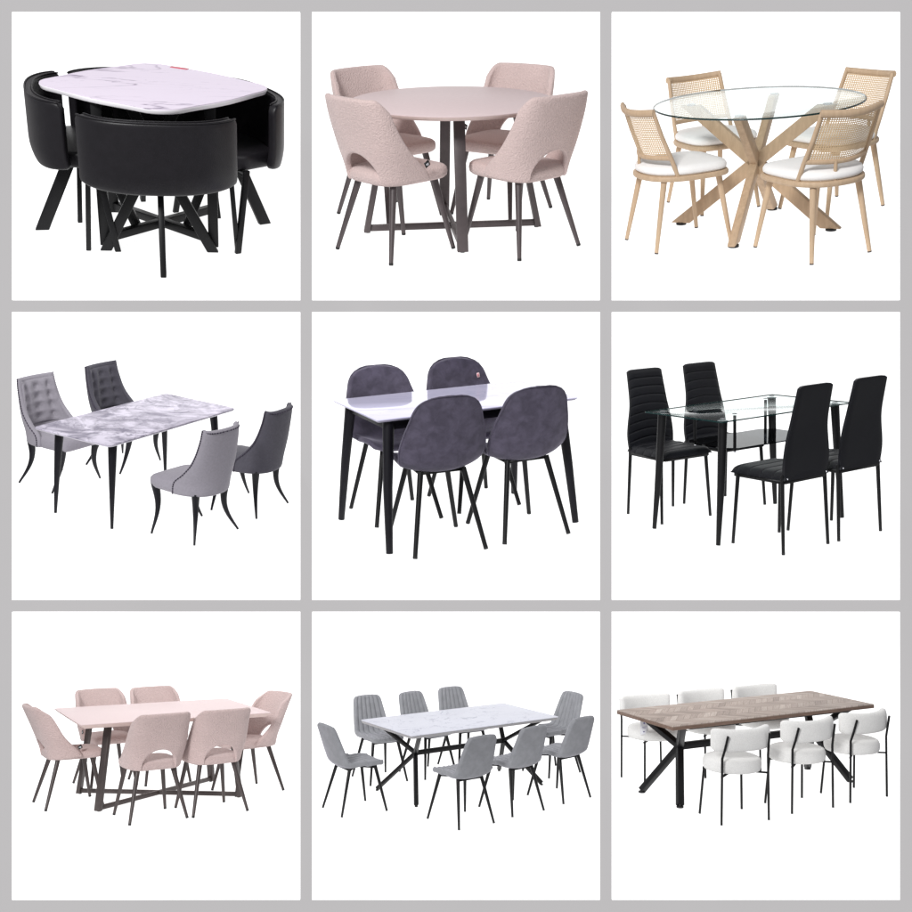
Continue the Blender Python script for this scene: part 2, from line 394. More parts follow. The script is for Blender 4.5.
# ------------------------------------------------------------------ chair kinds (front = +y)
def tub_chair():
    r = root('tub_chair', '', 'chair')
    def arc(u, v, off):
        t = (u-.5)*2
        th = t*1.22
        k = .05*max(0, 1-v/.35)**2
        hx = .384-off; hy = .285-off-k*.6
        n = 2/2.5
        x = hx*math.copysign(abs(math.sin(th))**n, th); y = .03-hy*abs(math.cos(th))**n
        top = .722-.0*math.cos(th)-.03*max(0, (abs(t)-.93)/.07)**2
        bot = .382+.028*abs(t)**2+.012*max(0, (abs(t)-.93)/.07)**2
        return (x, y, bot+(top-bot)*v)
    build('backrest', MB().slab(36, 12, lambda u, v: arc(u, v, 0), lambda u, v: arc(u, v, .042)), 'leather', r, bevel=.016, bseg=3, angle=60)
    mb = MB()
    for off, vv in ((.004, 1), (.038, 1)):
        pts = [Vector(arc(i/40, vv, off))+Vector((0, 0, .001)) for i in range(1, 40)]
        mb.tube(pts, .004, 6)
    build('piping', mb, 'leather', r)
    poly = [(-.26, -.12), (-.2, -.17), (0, -.2), (.2, -.17), (.26, -.12), (.29, .02), (.17, .25), (.08, .29), (-.08, .29), (-.17, .25), (-.29, .02)]
    build('seat', MB().prism(poly, .392, .47), 'leather', r, bevel=.02, bseg=3, angle=60)
    build('leg', MB().bar((0, -.06, .385), (0, -.235, 0), .028, .062, up=(0, 1, 0), flat_ends=True), 'blackmetal', r, bevel=.004)
    for s in (-1, 1):
        build('leg', MB().bar((s*.335, .05, .41), (s*.365, .12, 0), .024, .03, up=(0, 1, 0), flat_ends=True), 'blackmetal', r, bevel=.004)
    build('seat_frame', MB().bar((-.32, .04, .379), (.32, .04, .379), .03, .02).bar((0, .05, .3788), (0, -.1, .3788), .03, .02), 'blackmetal', r)
    return r

def arch_chair(legmat='gunmetal', fab='pink', lean=-.325):
    r = root('arch_back_chair', '', 'chair')
    HW = [(0, .222), (.3, .238), (.7, .228), (1, .214)]; YF = [(0, .075), (.15, .03), (.4, -.09), (.75, -.19), (1, lean+.105)]; YB = [(0, -.225), (.3, -.245), (1, lean)]
    uh = .135
    def P(u, v, zv=None):
        t = (u-.5)*2; th = t*PI/2; n = 2/2.7
        ztop = .862-.075*max(0, (abs(t)-.62)/.38)**2.2
        def xy(v):
            hw = sm(HW, v); yf = sm(YF, v); yb = sm(YB, v)
            return hw*math.copysign(abs(math.sin(th))**n, th), yf+(yb-yf)*abs(math.cos(th))**n
        z0 = .40+.02*abs(t)**3
        x0, _ = xy(.12)
        if abs(x0) < uh: z0 = .418+.150*math.sqrt(max(0, 1-(x0/uh)**2))
        z = z0+(ztop-z0)*v
        vv = (z-.40)/.462
        x, y = xy(max(0, min(1, vv)))
        return (x, y, z)
    # columns bunched where the arch springs from the shell
    us = sorted(set([round(i/44, 4) for i in range(45)]))
    th0 = math.asin((uh/sm(HW, .12))**(2.7/2)); t0 = th0/(PI/2)
    us = sorted(set(us+[.5+.5*s*t0*k for s in (-1, 1) for k in (.985, .95, .9, 1.0, 1.01)]))
    mb = MB(); nv = 16; w = len(us)
    mb.add([P(u, j/nv) for j in range(nv+1) for u in us], [(j*w+i, j*w+i+1, (j+1)*w+i+1, (j+1)*w+i) for j in range(nv) for i in range(w-1)])
    build('backrest', mb, fab, r, solid=.034, soff=0, sub=1, angle=70)
    mb = MB(); cushion(mb, .212, .238, .395, .472, .03, .012, yc=.022, taper=.0, p=5)
    st = build('seat', mb, fab, r)
    for p in st.data.vertices:
        if p.co.y < -.02: p.co.x *= 1-.16*min(1, (-.02-p.co.y)/.2)**2
    ring = []
    for j in range(60):
        t = 2*PI*j/60; c, q = math.cos(t), math.sin(t)
        ring.append((.213*math.copysign(abs(c)**.4, c), .239*math.copysign(abs(q)**.4, q)+.022, .434))
    f = [(.216, .24, 0), (-.216, .24, 0), (.236, -.24, 0), (-.236, -.24, 0)]
    legs('leg', [(.155, .155, .40), (-.155, .155, .40), (.145, -.13, .40), (-.145, -.13, .40)], f, .0205, .012, legmat, r, cap=1)
    mt = MB()
    for i in range(1):
        mt.box((0, 0, 0), (.004, .034, .030))
    tg = build('label_tab', mt, 'tagblack', r)
    tg.data.transform(Matrix.Translation((.243, .028, .505)) @ Matrix.Rotation(.5, 4, 'X'))
    lb = build('lettering', MB().box((0, 0, 0), (.0045, .020, .004)).box((0, .002, -.007), (.0045, .012, .003)), 'tagwhite', tg)
    lb.data.transform(Matrix.Translation((.2432, .028, .505)) @ Matrix.Rotation(.5, 4, 'X'))
    return r

def cane_chair():
    r = root('cane_back_chair', '', 'chair')
    def D(s, n=56, sy=1.0):
        out = []
        for i in range(n):
            t = 2*PI*i/n; c, q = math.cos(t), math.sin(t)
            p = 2.3 if q < 0 else 4.2
            out.append((.245*s*math.copysign(abs(c)**(2/p), c), (.235 if q > 0 else .27)*s*math.copysign(abs(q)**(2/p), q)+.015))
        return out
    build('seat_rim', MB().prism(D(1.0), .402, .432), 'oak', r, bevel=.011, bseg=3)
    rings = []
    for s, z in ((.90, .432), (.955, .445), (.96, .462), (.925, .478), (.75, .487), (.4, .491), (.02, .492)):
        rings.append([(x, y, z) for x, y in D(s)])
    build('seat_cushion', MB().loft(rings), 'ivory', r)
    legs('leg', [(.165, .175, .405), (-.165, .175, .405), (.15, -.165, .405), (-.15, -.165, .405)],
         [(.208, .242, 0), (-.208, .242, 0), (.198, -.242, 0), (-.198, -.242, 0)], .0185, .0115, 'oak', r, cap=1, capmat='darkgun', caph=.006)
    def post(s): return [(s*.205, -.105, .428), (s*.203, -.145, .53), (s*.194, -.20, .66), (s*.186, -.25, .80)]
    for s in (-1, 1): build('back_post', MB().tube(post(s), [.0135, .0125, .0125, .012], 10), 'oak', r, angle=50)
    def bow(z, y, h, w, n=14): return [(w*math.cos(PI*i/n)*-1, y-h*math.sin(PI*i/n), z) for i in range(n+1)]
    top = [(-.197+.394*i/14, -.252-.055*math.sin(PI*i/14), .798-.012*math.sin(PI*i/14)) for i in range(15)]
    low = [(-.203+.406*i/14, -.148-.075*math.sin(PI*i/14), .538-.008*math.sin(PI*i/14)) for i in range(15)]
    build('top_rail', MB().tube(top, .0145, 10, flat=1.35), 'oak', r, angle=60)
    build('lower_rail', MB().tube(low, .0115, 10, flat=1.2), 'oak', r, angle=60)
    build('stub_post', MB().tube([(-.055, -.222, .428), (-.055, -.220, .535)], .010, 10), 'oak', r, angle=60)
    # cane panel with its own UV weave
    nu, nv = 14, 8
    me = bpy.data.meshes.new('cane_panel'); vs = []; uvs = []
    for j in range(nv+1):
        for i in range(nu+1):
            v = j/nv; a = Vector(low[i]); b = Vector(top[i]); p = a+(b-a)*v; p.y -= .010*math.sin(PI*v)*0; p.x *= .965; vs.append(p); uvs.append((i/nu, v))
    w = nu+1; fs = [(j*w+i, j*w+i+1, (j+1)*w+i+1, (j+1)*w+i) for j in range(nv) for i in range(nu)]
    me.from_pydata([tuple(p) for p in vs], [], fs); uv = me.uv_layers.new(name='UVMap')
    for lp in me.loops: uv.data[lp.index].uv = uvs[lp.vertex_index]
    me.materials.append(M['cane'])
    for p in me.polygons: p.use_smooth = True
    o = bpy.data.objects.new('cane_panel', me); COL.objects.link(o); o.parent = r
    # thin inner frame around the weave
    for s in (-1, 1):
        a, b = Vector(low[7+5*s]), Vector(top[7+5*s])
    return r

def tufted_chair(matn):
    r = root('tufted_chair', '', 'chair')
    HW = [(0, .235), (.3, .228), (.6, .205), (1, .182)]; YF = [(0, .05), (.18, .035), (.32, -.06), (.5, -.15), (.8, -.215), (1, -.235)]; YB = [(0, -.225), (.1, -.24), (1, -.30)]
    def P(u, v):
        t = (u-.5)*2; th = t*PI/2; n = 2/2.4
        def at(vv):
            hw = sm(HW, vv); yf = sm(YF, vv); yb = sm(YB, vv)
            return hw*math.copysign(abs(math.sin(th))**n, th), yf+(yb-yf)*abs(math.cos(th))**n
        x, y = at(v)
        return (x, y, .372+.05*max(0, abs(t)-.9)*0+(.935-.372+.014*abs(t)**3)*v)
    build('backrest', MB().grid(32, 18, P), matn, r, solid=.045, soff=0, sub=1, angle=70)
    # tufted inner pad
    def pad(u, v):
        t = (u-.5)*1.62; v2 = .24+.70*v
        p = Vector(P(.5+t/2, v2)); q = Vector((0, .034, .004))
        # buttons on a diamond grid
        d = 1
        dim = 0
        for row in range(4):
            nb = 3 if row % 2 == 0 else 2
            for k in range(3):
                bu = (k-1)*.27; bv = .14+.235*row
                dd = math.hypot((u-.5-bu)*.40/.075, (v-bv)*.42/.11)
                dim = max(dim, math.exp(-dd*1.7))
        edge = min(1, 10*u*(1-u))*min(1, 10*v*(1-v))
        q.y += (.040-.064*dim)*edge
        return p+q
    build('tufted_pad', MB().slab(40, 40, pad, lambda u, v: Vector(P(.5+(u-.5)*1.62/2, .24+.70*v))+Vector((0, .01, 0))), matn, r)
    for row in range(4):
        for k in range(3):
            p = pad(.5+(k-1)*.27, .14+.235*row); build('tuft_button', MB().ball((p.x, p.y+.001, p.z), .012, 8, 5, (1, 1, 1.3)), 'tuft_shade', r)
    mb = MB(); cushion(mb, .24, .262, .366, .470, .03, .018, yc=.065, p=7)
    st = build('seat', mb, matn, r)
    for p in st.data.vertices:
        if p.co.y < .02: p.co.x *= 1-.34*min(1, (.02-p.co.y)/.22)**1.6
    for s in (-1, 1):
        mb = MB(); line = []
        for i in range(30):
            v = .02+.96*i/29
            p = Vector(P(.5+s*.485, v)); c = Vector((p.x+s*.024, p.y-.012, p.z)); mb.ball(c, .0068, 6, 4); line.append(c)
        mb.tube(line, .0022, 5); build('nailhead_trim', mb, 'nail', r)
    mb = MB(); line = []
    for i in range(17):
        p = Vector(P(.06+.88*i/16, .965)); nrm = Vector((p.x*.55, -1, 0)).normalized(); mb.ball(p+nrm*.024, .0068, 6, 4); line.append(p+nrm*.023)
    mb.tube(line, .0022, 5); build('nailhead_trim', mb, 'nail', r)
    for sx in (-1, 1):
        for sy, fx, fy in ((1, .29, .215), (-1, .255, -.222)):
            a = Vector((sx*(.20 if sy > 0 else .17), .262 if sy > 0 else -.15, .40)); f = Vector((sx*fx, fy, 0))
            dirx = Vector((sx*.75, sy*.6, 0)); pts = []; rad = []
            for i in range(13):
                t = i/12
                base = a+(f-a)*(t**1.8); base.z = .40*(1-t)
                pts.append(base-dirx*.030*math.sin(PI*t)**1.3); rad.append(.027*(1-t)**1.2+.009)
            build('leg', MB().tube(pts, rad, 10, up=(sy, -sx, 0)), 'inkmetal', r, angle=60)
    return r

def shell_chair():
    r = root('shell_chair', '', 'chair')
    Y = [(0, .225), (.10, .20), (.25, .08), (.38, -.06), (.48, -.15), (.56, -.195), (.66, -.218), (.8, -.24), (1, -.262)]
    Z = [(0, .452), (.10, .470), (.25, .462), (.38, .452), (.48, .470), (.56, .53), (.66, .625), (.8, .745), (1, .892)]
    W = [(0, .18), (.08, .205), (.25, .218), (.40, .222), (.50, .240), (.60, .252), (.70, .238), (.82, .208), (.92, .190), (1, .18)]
    def P(u, v):
        t = (u-.5)*2
        # rounded outline: param rows shrink at both ends
        w = sm(W, v)
        e = 1
        if v > .84: e = max(0, 1-((v-.84)/.16)**2.7)**(1/2.5)
        if v < .10: e = math.sqrt(max(0, 1-((.10-v)/.115)**2.2))
        x = w*t*max(.02, e)
        y = sm(Y, v); z = sm(Z, v)
        k = (abs(x)/.26)**2.2
        if v < .62: z += .062*k*min(1, v/.2)*min(1, (.62-v)/.2)
        if v >= .30:
            g = min(1, (v-.30)/.2); y += .095*k*g*(1-.35*max(0, (v-.6)/.4))
        return Vector((x, y, z))
    def nrm(u, v):
        a = P(min(1, u+.01), v)-P(max(0, u-.01), v); b = P(u, min(1, v+.01))-P(u, max(0, v-.01))
        n = a.cross(b); return n.normalized() if n.length > 1e-9 else Vector((0, 0, 1))
    build('seat_shell', MB().grid(24, 44, P), 'velvet', r, solid=.032, soff=0, sub=1, angle=80)
    # seam cord round the rim
    rim = [P(0, .1+.8*i/60) for i in range(61)]; rim2 = [P(1, .9-.8*i/60) for i in range(61)]
    tp = [P(i/20, .995) for i in range(1, 20)]
    build('edge_piping', MB().tube([p+Vector((0, -.017, -.004)) for p in rim[18:]]+[p+Vector((0, -.014, .0)) for p in [P(0, .93), P(0, .96), P(0, .985)]]+[p+Vector((0, -.016, .0)) for p in tp]+[p+Vector((0, -.014, .0)) for p in [P(1, .985), P(1, .96), P(1, .93)]]+[p+Vector((0, -.017, -.004)) for p in rim2[:43]], .0045, 6), 'velvet', r)
    T = [(.115, .13, .455), (-.115, .13, .455), (.125, -.12, .452), (-.125, -.12, .452)]
    F = [(.2105, .234, 0), (-.2105, .234, 0), (.2095, -.234, 0), (-.2095, -.234, 0)]
    legs('leg', T, F, .0165, .0128, 'blackmetal', r, cap=1)
    mb = MB()
    for a, b in ((0, 1), (2, 3), (0, 2), (1, 3)):
        p, q = Vector(T[a]), Vector(T[b]); p.z = q.z = .444; mb.bar(p, q, .022, .014)
    build('seat_frame', mb, 'blackmetal', r)
    return r

def ribbed_chair():
    r = root('ribbed_high_chair', '', 'chair')
    HW = [(0, .178), (.18, .186), (.34, .178), (.6, .152), (.8, .144), (1, .139)]
    YC = [(0, -.172), (.2, -.180), (.55, -.192), (1, -.240)]
    def shape(u, v, y):
        t = (u-.5)*2; hw = sm(HW, v)
        z0 = .425+.038*max(0, 1-abs(t)**1.6)
        z1 = .965-.014*abs(t)**10
        return (hw*t, sm(YC, v)+y, z0+(z1-z0)*v)
    def rib(v): return .008*(abs(math.sin(PI*v*9.0))**.22)
    def ed(u, v): return min(1, (.001+u*(1-u)*26))**.5*min(1, .001+(1-v)*22)**.5
    build('backrest', MB().slab(14, 126, lambda u, v: shape(u, v, .006+rib(v)*ed(u, v)), lambda u, v: shape(u, v, -.012-.006*ed(u, v))), 'pu', r, angle=60)
    def st(u, v, up):
        t = (u-.5)*2; y = -.19+.40*v
        e = (max(0, 1-abs(t)**8)*max(0, 1-max(0, (v-.86)/.14)**3))**.5
        hw = .188+.012*v
        z = .428+(.046*e+.004+(-.009*(1-abs(math.sin(PI*v*4.5))**.35) if v < .95 else 0) if up else -.004*e)
        return (hw*t, y, z)
    build('seat', MB().slab(20, 72, lambda u, v: st(u, v, 1), lambda u, v: st(u, v, 0)), 'pu', r, angle=60)
    fr = MB().bar((-.175, .19, .418), (.175, .19, .418), .022, .022).bar((-.175, -.175, .418), (.175, -.175, .418), .022, .022)
    for s in (-1, 1): fr.bar((s*.178, .19, .418), (s*.178, -.175, .418), .022, .022)
    build('seat_frame', fr, 'blackmetal', r)
    T = [(.182, .165, .425), (-.182, .165, .425), (.178, -.165, .455), (-.178, -.165, .455)]
    F = [(.2, .1885, 0), (-.2, .1885, 0), (.1905, -.1885, 0), (-.1905, -.1885, 0)]
    legs('leg', T, F, .0125, .0095, 'blackmetal', r, cap=1)
    for s in (-1, 1): build('frame_bolt', MB().ball((s*.165, -.192, .437), .006, 8, 6), 'steel', r)
    return r

def channel_chair():
    r = root('channel_back_chair', '', 'chair')
    Y = [(0, .238), (.2, .12), (.36, -.02), (.46, -.14), (.53, -.205), (.60, -.232), (.75, -.278), (1, -.345)]
    Z = [(0, .462), (.2, .472), (.36, .462), (.46, .458), (.53, .486), (.60, .545), (.75, .68), (1, .885)]
    W = [(0, .195), (.2, .212), (.46, .222), (.60, .215), (.8, .192), (1, .168)]
    def P(u, v, off):
        t = (u-.5)*2; w = sm(W, v)
        tt = t
        if v > .92: w *= 1-.13*((v-.92)/.08)**2.2
        if v < .06: w *= 1-.12*((.06-v)/.06)**2.2
        y = sm(Y, v); z = sm(Z, v)
        if v > .9: z -= .014*abs(t)**3*((v-.9)/.1)
        ty = sm(Y, min(1, v+.01))-sm(Y, max(0, v-.01)); tz = sm(Z, min(1, v+.01))-sm(Z, max(0, v-.01)); l = math.hypot(ty, tz)
        n = Vector((0, tz/l, -ty/l))
        p = Vector((w*tt, y, z)); k = abs(t)**2.6
        p += n*(.034*k*(1-.85*max(0, (v-.55)/.45)) if v > .3 else .012*k)
        return p+n*off
    def front(u, v):
        e = min(1, .02+u*(1-u)*30)**.5*min(1, .02+v*(1-v)*45)**.5
        return P(u, v, (.012+.016*abs(math.sin(PI*(u*7)))**.4)*e)
    def back(u, v):
        e = min(1, .02+u*(1-u)*30)**.5*min(1, .02+v*(1-v)*45)**.5
        return P(u, v, -.022*e)
    build('seat_shell', MB().slab(84, 48, front, back), 'grey_suede', r, angle=80)
    T = [(.15, .15, .452), (-.15, .15, .452), (.14, -.13, .445), (-.14, -.13, .445)]
    F = [(.228, .2485, 0), (-.228, .2485, 0), (.21, -.2485, 0), (-.21, -.2485, 0)]
    legs('leg', T, F, .0185, .0115, 'blackmetal', r, cap=1)
    mb = MB()
    for a, b in ((0, 1), (2, 3), (0, 3), (1, 2)):
        p, q = Vector(T[a]), Vector(T[b]); p.z = q.z = .43; mb.bar(p, q, .026, .016)
    build('seat_frame', mb, 'blackmetal', r)
    return r

def pillow_chair():
    r = root('round_seat_chair', '', 'chair')
    mb = MB(); rings = []
    R = .25
    for s, z in ((.86, .408), (.95, .414), (.99, .435), (1.0, .46), (.99, .485), (.95, .508), (.86, .518), (.5, .526), (.02, .528)):
        rings.append([(R*s*math.cos(2*PI*j/48), R*.98*s*math.sin(2*PI*j/48)+.01, z) for j in range(48)])
    build('seat', mb.loft(rings), 'whiteboucle', r)
    ring = []
    # curved back pillow, higher at its two ends
    def sec(u):
        t = (u-.5)*2; a = t*1.0
        x = .284*math.sin(a)/math.sin(1.0); y = -.205+.10*(1-math.cos(a))/(1-math.cos(1.0))
        hh = .092+.012*abs(t)**2; e = max(.03, (1-abs(t)**7))**.5
        zc = .692+.012*t*t; th = .045*e; hh *= (.62+.38*e)
        ax = Vector((math.sin(a)*.55, -1, 0)).normalized(); out = []
        for j in range(20):
            q = 2*PI*j/20; c, s_ = math.cos(q), math.sin(q)
            out.append(Vector((x, y, zc))+ax*th*math.copysign(abs(c)**.7, c)+Vector((0, 0, hh*math.copysign(abs(s_)**.7, s_))))
        return out
    build('backrest', MB().loft([sec(i/30) for i in range(31)]), 'whiteboucle', r)
    for s in (-1, 1):
        build('leg', MB().tube([(s*.2335, -.184, .0), (s*.226, -.19, .55), (s*.216, -.212, .62), (s*.205, -.246, .745)], .0105, 10), 'blackmetal', r, angle=60)
        build('leg', MB().tube([(s*.213, .184, 0), (s*.188, .15, .41)], .0105, 10), 'blackmetal', r, angle=60)
    build('seat_frame', MB().bar((-.226, -.182, .398), (.2, .155, .398), .02, .012).bar((.226, -.182, .3985), (-.2, .155, .3985), .02, .012), 'blackmetal', r)
    return r

# ------------------------------------------------------------------ the nine sets
# pose: pitch, roll, yaw (rad), a direction given by (u, v) on a 912-unit picture plane, log distance
S = {
1: dict(pose=[.5114, .0809, .1778, 162.75, 231.32, 1.7863], ch={'N': None, 'L': None, 'R': None, 'B': None}),
2: dict(pose=[0.4465, -0.007, 0.0153, 452.8434, 229.59, 1.9148], ch={'FL': [-0.325, -0.422, -0.833], 'FR': [0.378, -0.362, 0.706], 'BL': [-0.386, 0.415, -2.422], 'BR': [0.309, 0.475, 2.549]}),
3: dict(pose=[0.4362, -0.0816, -0.3625, 756.9801, 226.8547, 1.9388], ch={'FL': [-0.425, -0.339, -0.895], 'FR': [0.366, -0.492, 0.767], 'BL': [-0.37, 0.587, -2.466], 'BR': [0.399, 0.516, 2.419]}),
4: dict(pose=[0.2855, 0.071, 1.0989, 140.5601, 499.647, 2.295], ch={'L1': [-0.059, 0.908, 3.139], 'L2': [0.71, 0.862, 3.177], 'R1': [-0.302, -0.869, -0.076], 'R2': [0.422, -0.845, 0.063]}),
5: dict(pose=[0.2367, -0.0185, 0.4558, 457.1271, 520.5957, 1.9213], ch={'BL': [-0.262, 0.338, 3.111], 'BR': [0.291, 0.357, 3.123], 'FL': [-0.287, -0.315, -0.086], 'FR': [0.241, -0.314, -0.007]}),
6: dict(pose=[0.1706, -0.0423, 0.5526, 748.6866, 522.8587, 1.9782], ch={'C1': [-0.219, 0.513, 3.075], 'C2': [0.28, 0.504, 3.108], 'C3': [-0.238, -0.485, 0.018], 'C4': [0.238, -0.48, 0.01]}),
7: dict(pose=[-0.1062, -0.0075, 0.4884, 158.58, 795.4782, 2.3146], ch={'L': [-0.77, 0.043, -1.5], 'BL': [-0.298, 0.836, 3.26], 'BR': [0.198, 0.764, 3.215], 'FL': [-0.281, -0.863, 0.093], 'FR': [0.234, -0.835, 0.088], 'R': [0.773, -0.148, 1.796]}),
8: dict(pose=[-0.0421, 0.0076, 0.606, 460.3091, 787.7019, 2.5086], ch={'L': [-1.387, -0.114, -1.604], 'B1': [-0.536, 0.828, 3.071], 'B2': [0.072, 0.767, 3.237], 'B3': [0.615, 0.801, 3.087], 'F1': [-0.723, -1.052, 0.023], 'F2': [-0.036, -0.969, 0.06], 'F3': [0.684, -0.858, 0.131], 'R': [1.313, 0.03, 1.611]}),
9: dict(pose=[-0.0356, 0.0022, 0.4648, 748.0197, 786.9376, 2.3668], ch={'B1': [-0.634, 0.641, 3.112], 'F1': [-0.792, -0.716, -0.117], 'F2': [-0.033, -0.691, -0.023], 'F3': [0.675, -0.648, 0.025], 'B2': [-0.04, 0.462, 3.231], 'B3': [0.597, 0.438, 3.148]}),
}
S[4]['ch']['R2'][0] += .045
S[9]['ch'].update(B2=[.06, .63, 3.17], B3=[.73, .60, 3.16])
for key, rr, fa, yw in (('N', .652, 269.5, 2), ('L', .605, 181, -82), ('R', .60, 16, 117), ('B', .55, 104, 190)):
    q = math.radians(yw); fa = math.radians(fa)      # rear foot on a ring, chair turned towards the table
    S[1]['ch'][key] = [{'N': .038, 'R': -.04}.get(key, 0)+rr*math.cos(fa)-.235*math.sin(q), rr*math.sin(fa)+.235*math.cos(q), q]
FPX = 456/math.tan(math.radians(22)); DW = 10.0
SM = {}
for k, s in S.items():
    a, b, c, u, v, ld = s['pose']; d = math.exp(ld)
    R = Matrix.Rotation(a, 4, 'X') @ Matrix.Rotation(b, 4, 'Y') @ Matrix.Rotation(c, 4, 'Z')
    T = Vector(((u-456)/FPX*d, d, (456-v)/FPX*d))
    far = 0
    for cx, cy, _ in s['ch'].values():
        for dx in (-.3, .3):
            for dy in (-.3, .3):
                for z in (0, .97): far = max(far, (R @ Vector((cx+dx, cy+dy, z))+T).y)
    sc_ = (DW-.12)/far          # every set is a model of the size that lets it stand right in front of the wall
    SM[k] = Matrix.Translation(T*sc_) @ R @ Matrix.Scale(sc_, 4)
def place(o, k, x=0, y=0, yaw=0):
    o.matrix_world = SM[k] @ Matrix.Translation((x, y, 0)) @ Matrix.Rotation(yaw, 4, 'Z')

# setting: grey wall, nine white panels, nine white floors, all given an added glow
def struct(o):
    o['kind'] = 'structure'; return o
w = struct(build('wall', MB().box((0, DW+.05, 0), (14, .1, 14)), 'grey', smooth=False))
def world_pt(u, v, y): return Vector(((u-456)/FPX*y, y, (456-v)/FPX*y))
for row in range(3):
    for colm in range(3):
        u0, v0 = 12+300*colm, 12+300*row
        y = DW-.03; a = world_pt(u0, v0, y); b = world_pt(u0+288, v0+288, y)
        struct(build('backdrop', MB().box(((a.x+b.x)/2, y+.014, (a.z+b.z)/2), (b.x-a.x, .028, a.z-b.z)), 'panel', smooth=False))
        k = row*3+colm+1; Mx = SM[k]; n = (Mx.to_3x3() @ Vector((0, 0, 1))).normalized(); p0 = Mx.translation
        yb = DW-.034
        def on_floor(u, v):
            d = Vector(((u-456)/FPX, 1, (456-v)/FPX)); return d*(n.dot(p0)/n.dot(d))
        def back_pt(x): return Vector((x, yb, (n.dot(p0)-n.x*x-n.y*yb)/n.z))
        vf = {1: 281, 2: 276, 3: 273, 4: 558, 5: 566, 6: 562, 7: 836, 8: 842, 9: 836}[k]
        xl = a.x+.06; xr = b.x-.06
        q = [on_floor(u0+7, vf), on_floor(u0+281, vf), back_pt(xr), back_pt(xl)]
        dn = n*-.02
        q = [p-n*.004 for p in q]
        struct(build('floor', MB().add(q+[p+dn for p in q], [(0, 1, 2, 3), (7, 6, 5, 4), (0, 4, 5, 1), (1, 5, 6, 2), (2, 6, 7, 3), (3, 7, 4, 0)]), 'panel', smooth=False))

# ------------------------------------------------------------------ tables
def table(k, name, label):
    return root(name, label, 'table')
# 1 squircle marble table
t = table(1, 'dining_table', 'rounded square white marble table with four black tub chairs tucked around it')
poly = []
for x, y in rrect(.428, .428, .13, 14): poly.append((x, y))
dense = []
for i in range(len(poly)):
    (ax, ay), (bx, by) = poly[i], poly[(i+1) % len(poly)]
    m = 12 if math.hypot(ax-bx, ay-by) > .2 else 1
    for q in range(m):
        x, y = ax+(bx-ax)*q/m, ay+(by-ay)*q/m
        a = math.atan2(y, x); bl = .026*math.cos(2*a)**2
        dense.append((x+bl*math.cos(a), y+bl*math.sin(a)))
a5 = math.radians(45+6)
poly = [(x*math.cos(a5)-y*math.sin(a5), (x*math.sin(a5)+y*math.cos(a5))*.955+.012) for x, y in dense]
top = build('tabletop', MB().prism([(x*.994, y*.994) for x, y in poly], .747, .7505), 'top1', t, angle=40)
build('edge_band', MB().prism(poly, .725, .7468, .985), 'rim1', top, bevel=.004, angle=40)
stk = build('sticker', MB().prism([(x, y) for x, y in rrect(.05, .016, .008)], .7506, .7525), 'red', top)
stk.data.transform(Matrix.Translation((.10, .445, 0)) @ Matrix.Rotation(-.45, 4, 'Z'))
h = .265
for sx in (-1, 1):
    for sy in (-1, 1):
        build('leg', MB().bar((sx*h, sy*h, .725), (sx*h, sy*h, .018), .05, .05, up=(0, 1, 0)), 'blackmetal', t, bevel=.004)
    build('brace', MB().bar((sx*.262, -.305, 0), (-sx*.10, -.295, .70), .050, .03, up=(0, 1, 0), flat_ends=True), 'blackmetal', t, bevel=.004)
    build('brace', MB().bar((sx*.12, -.06, .03), (sx*.33, -.02, .55), .045, .045, up=(0, 1, 0), flat_ends=True), 'blackmetal', t, bevel=.004)
build('crossbar', MB().bar((-h, -h, .05), (h, h, .05), .042, .042), 'blackmetal', t, bevel=.004)
build('crossbar', MB().bar((h, -h, .052), (-h, h, .052), .042, .042), 'blackmetal', t, bevel=.004)
place(t, 1)

def xbase(t, tops, feet, w, h, mat, hub=.05):
    for (tx, ty), (fx, fy) in zip(tops, feet):
        ang = math.atan2(fy, fx)
        lg = build('leg', MB().bar((tx, ty, .722), (fx, fy, .006), w, h, up=(math.cos(ang), math.sin(ang), 0), flat_ends=True), mat, t, bevel=.003)
        build('foot_cap', MB().tube([(fx*.985, fy*.985, .008), (fx*.985, fy*.985, 0)], .014, 10), 'rubber', lg)
    for i, z in ((0, .028), (1, .0285)):
        (ax, ay), (bx, by) = feet[i], feet[i+2]
        build('crossbar', MB().bar((ax*.97, ay*.97, z), (bx*.97, by*.97, z), h*.9, .036), mat, t, bevel=.003)
# 2 round pink table
t = table(2, 'round_table', 'round pink-beige table with dark metal legs between four pink chairs')
top = build('tabletop', MB().prism(circle(.589), .744, .75), 'pinktop', t, bevel=.002, angle=40)
build('edge_band', MB().prism(circle(.591), .724, .7438, .975), 'pinkedge', top, bevel=.004, angle=40)
an = [3.236+i*PI/2 for i in range(4)]
xbase(t, [(.36*math.cos(a), .36*math.sin(a)) for a in an], [(.517*math.cos(a), .517*math.sin(a)) for a in an], .062, .034, 'gunmetal')
place(t, 2)
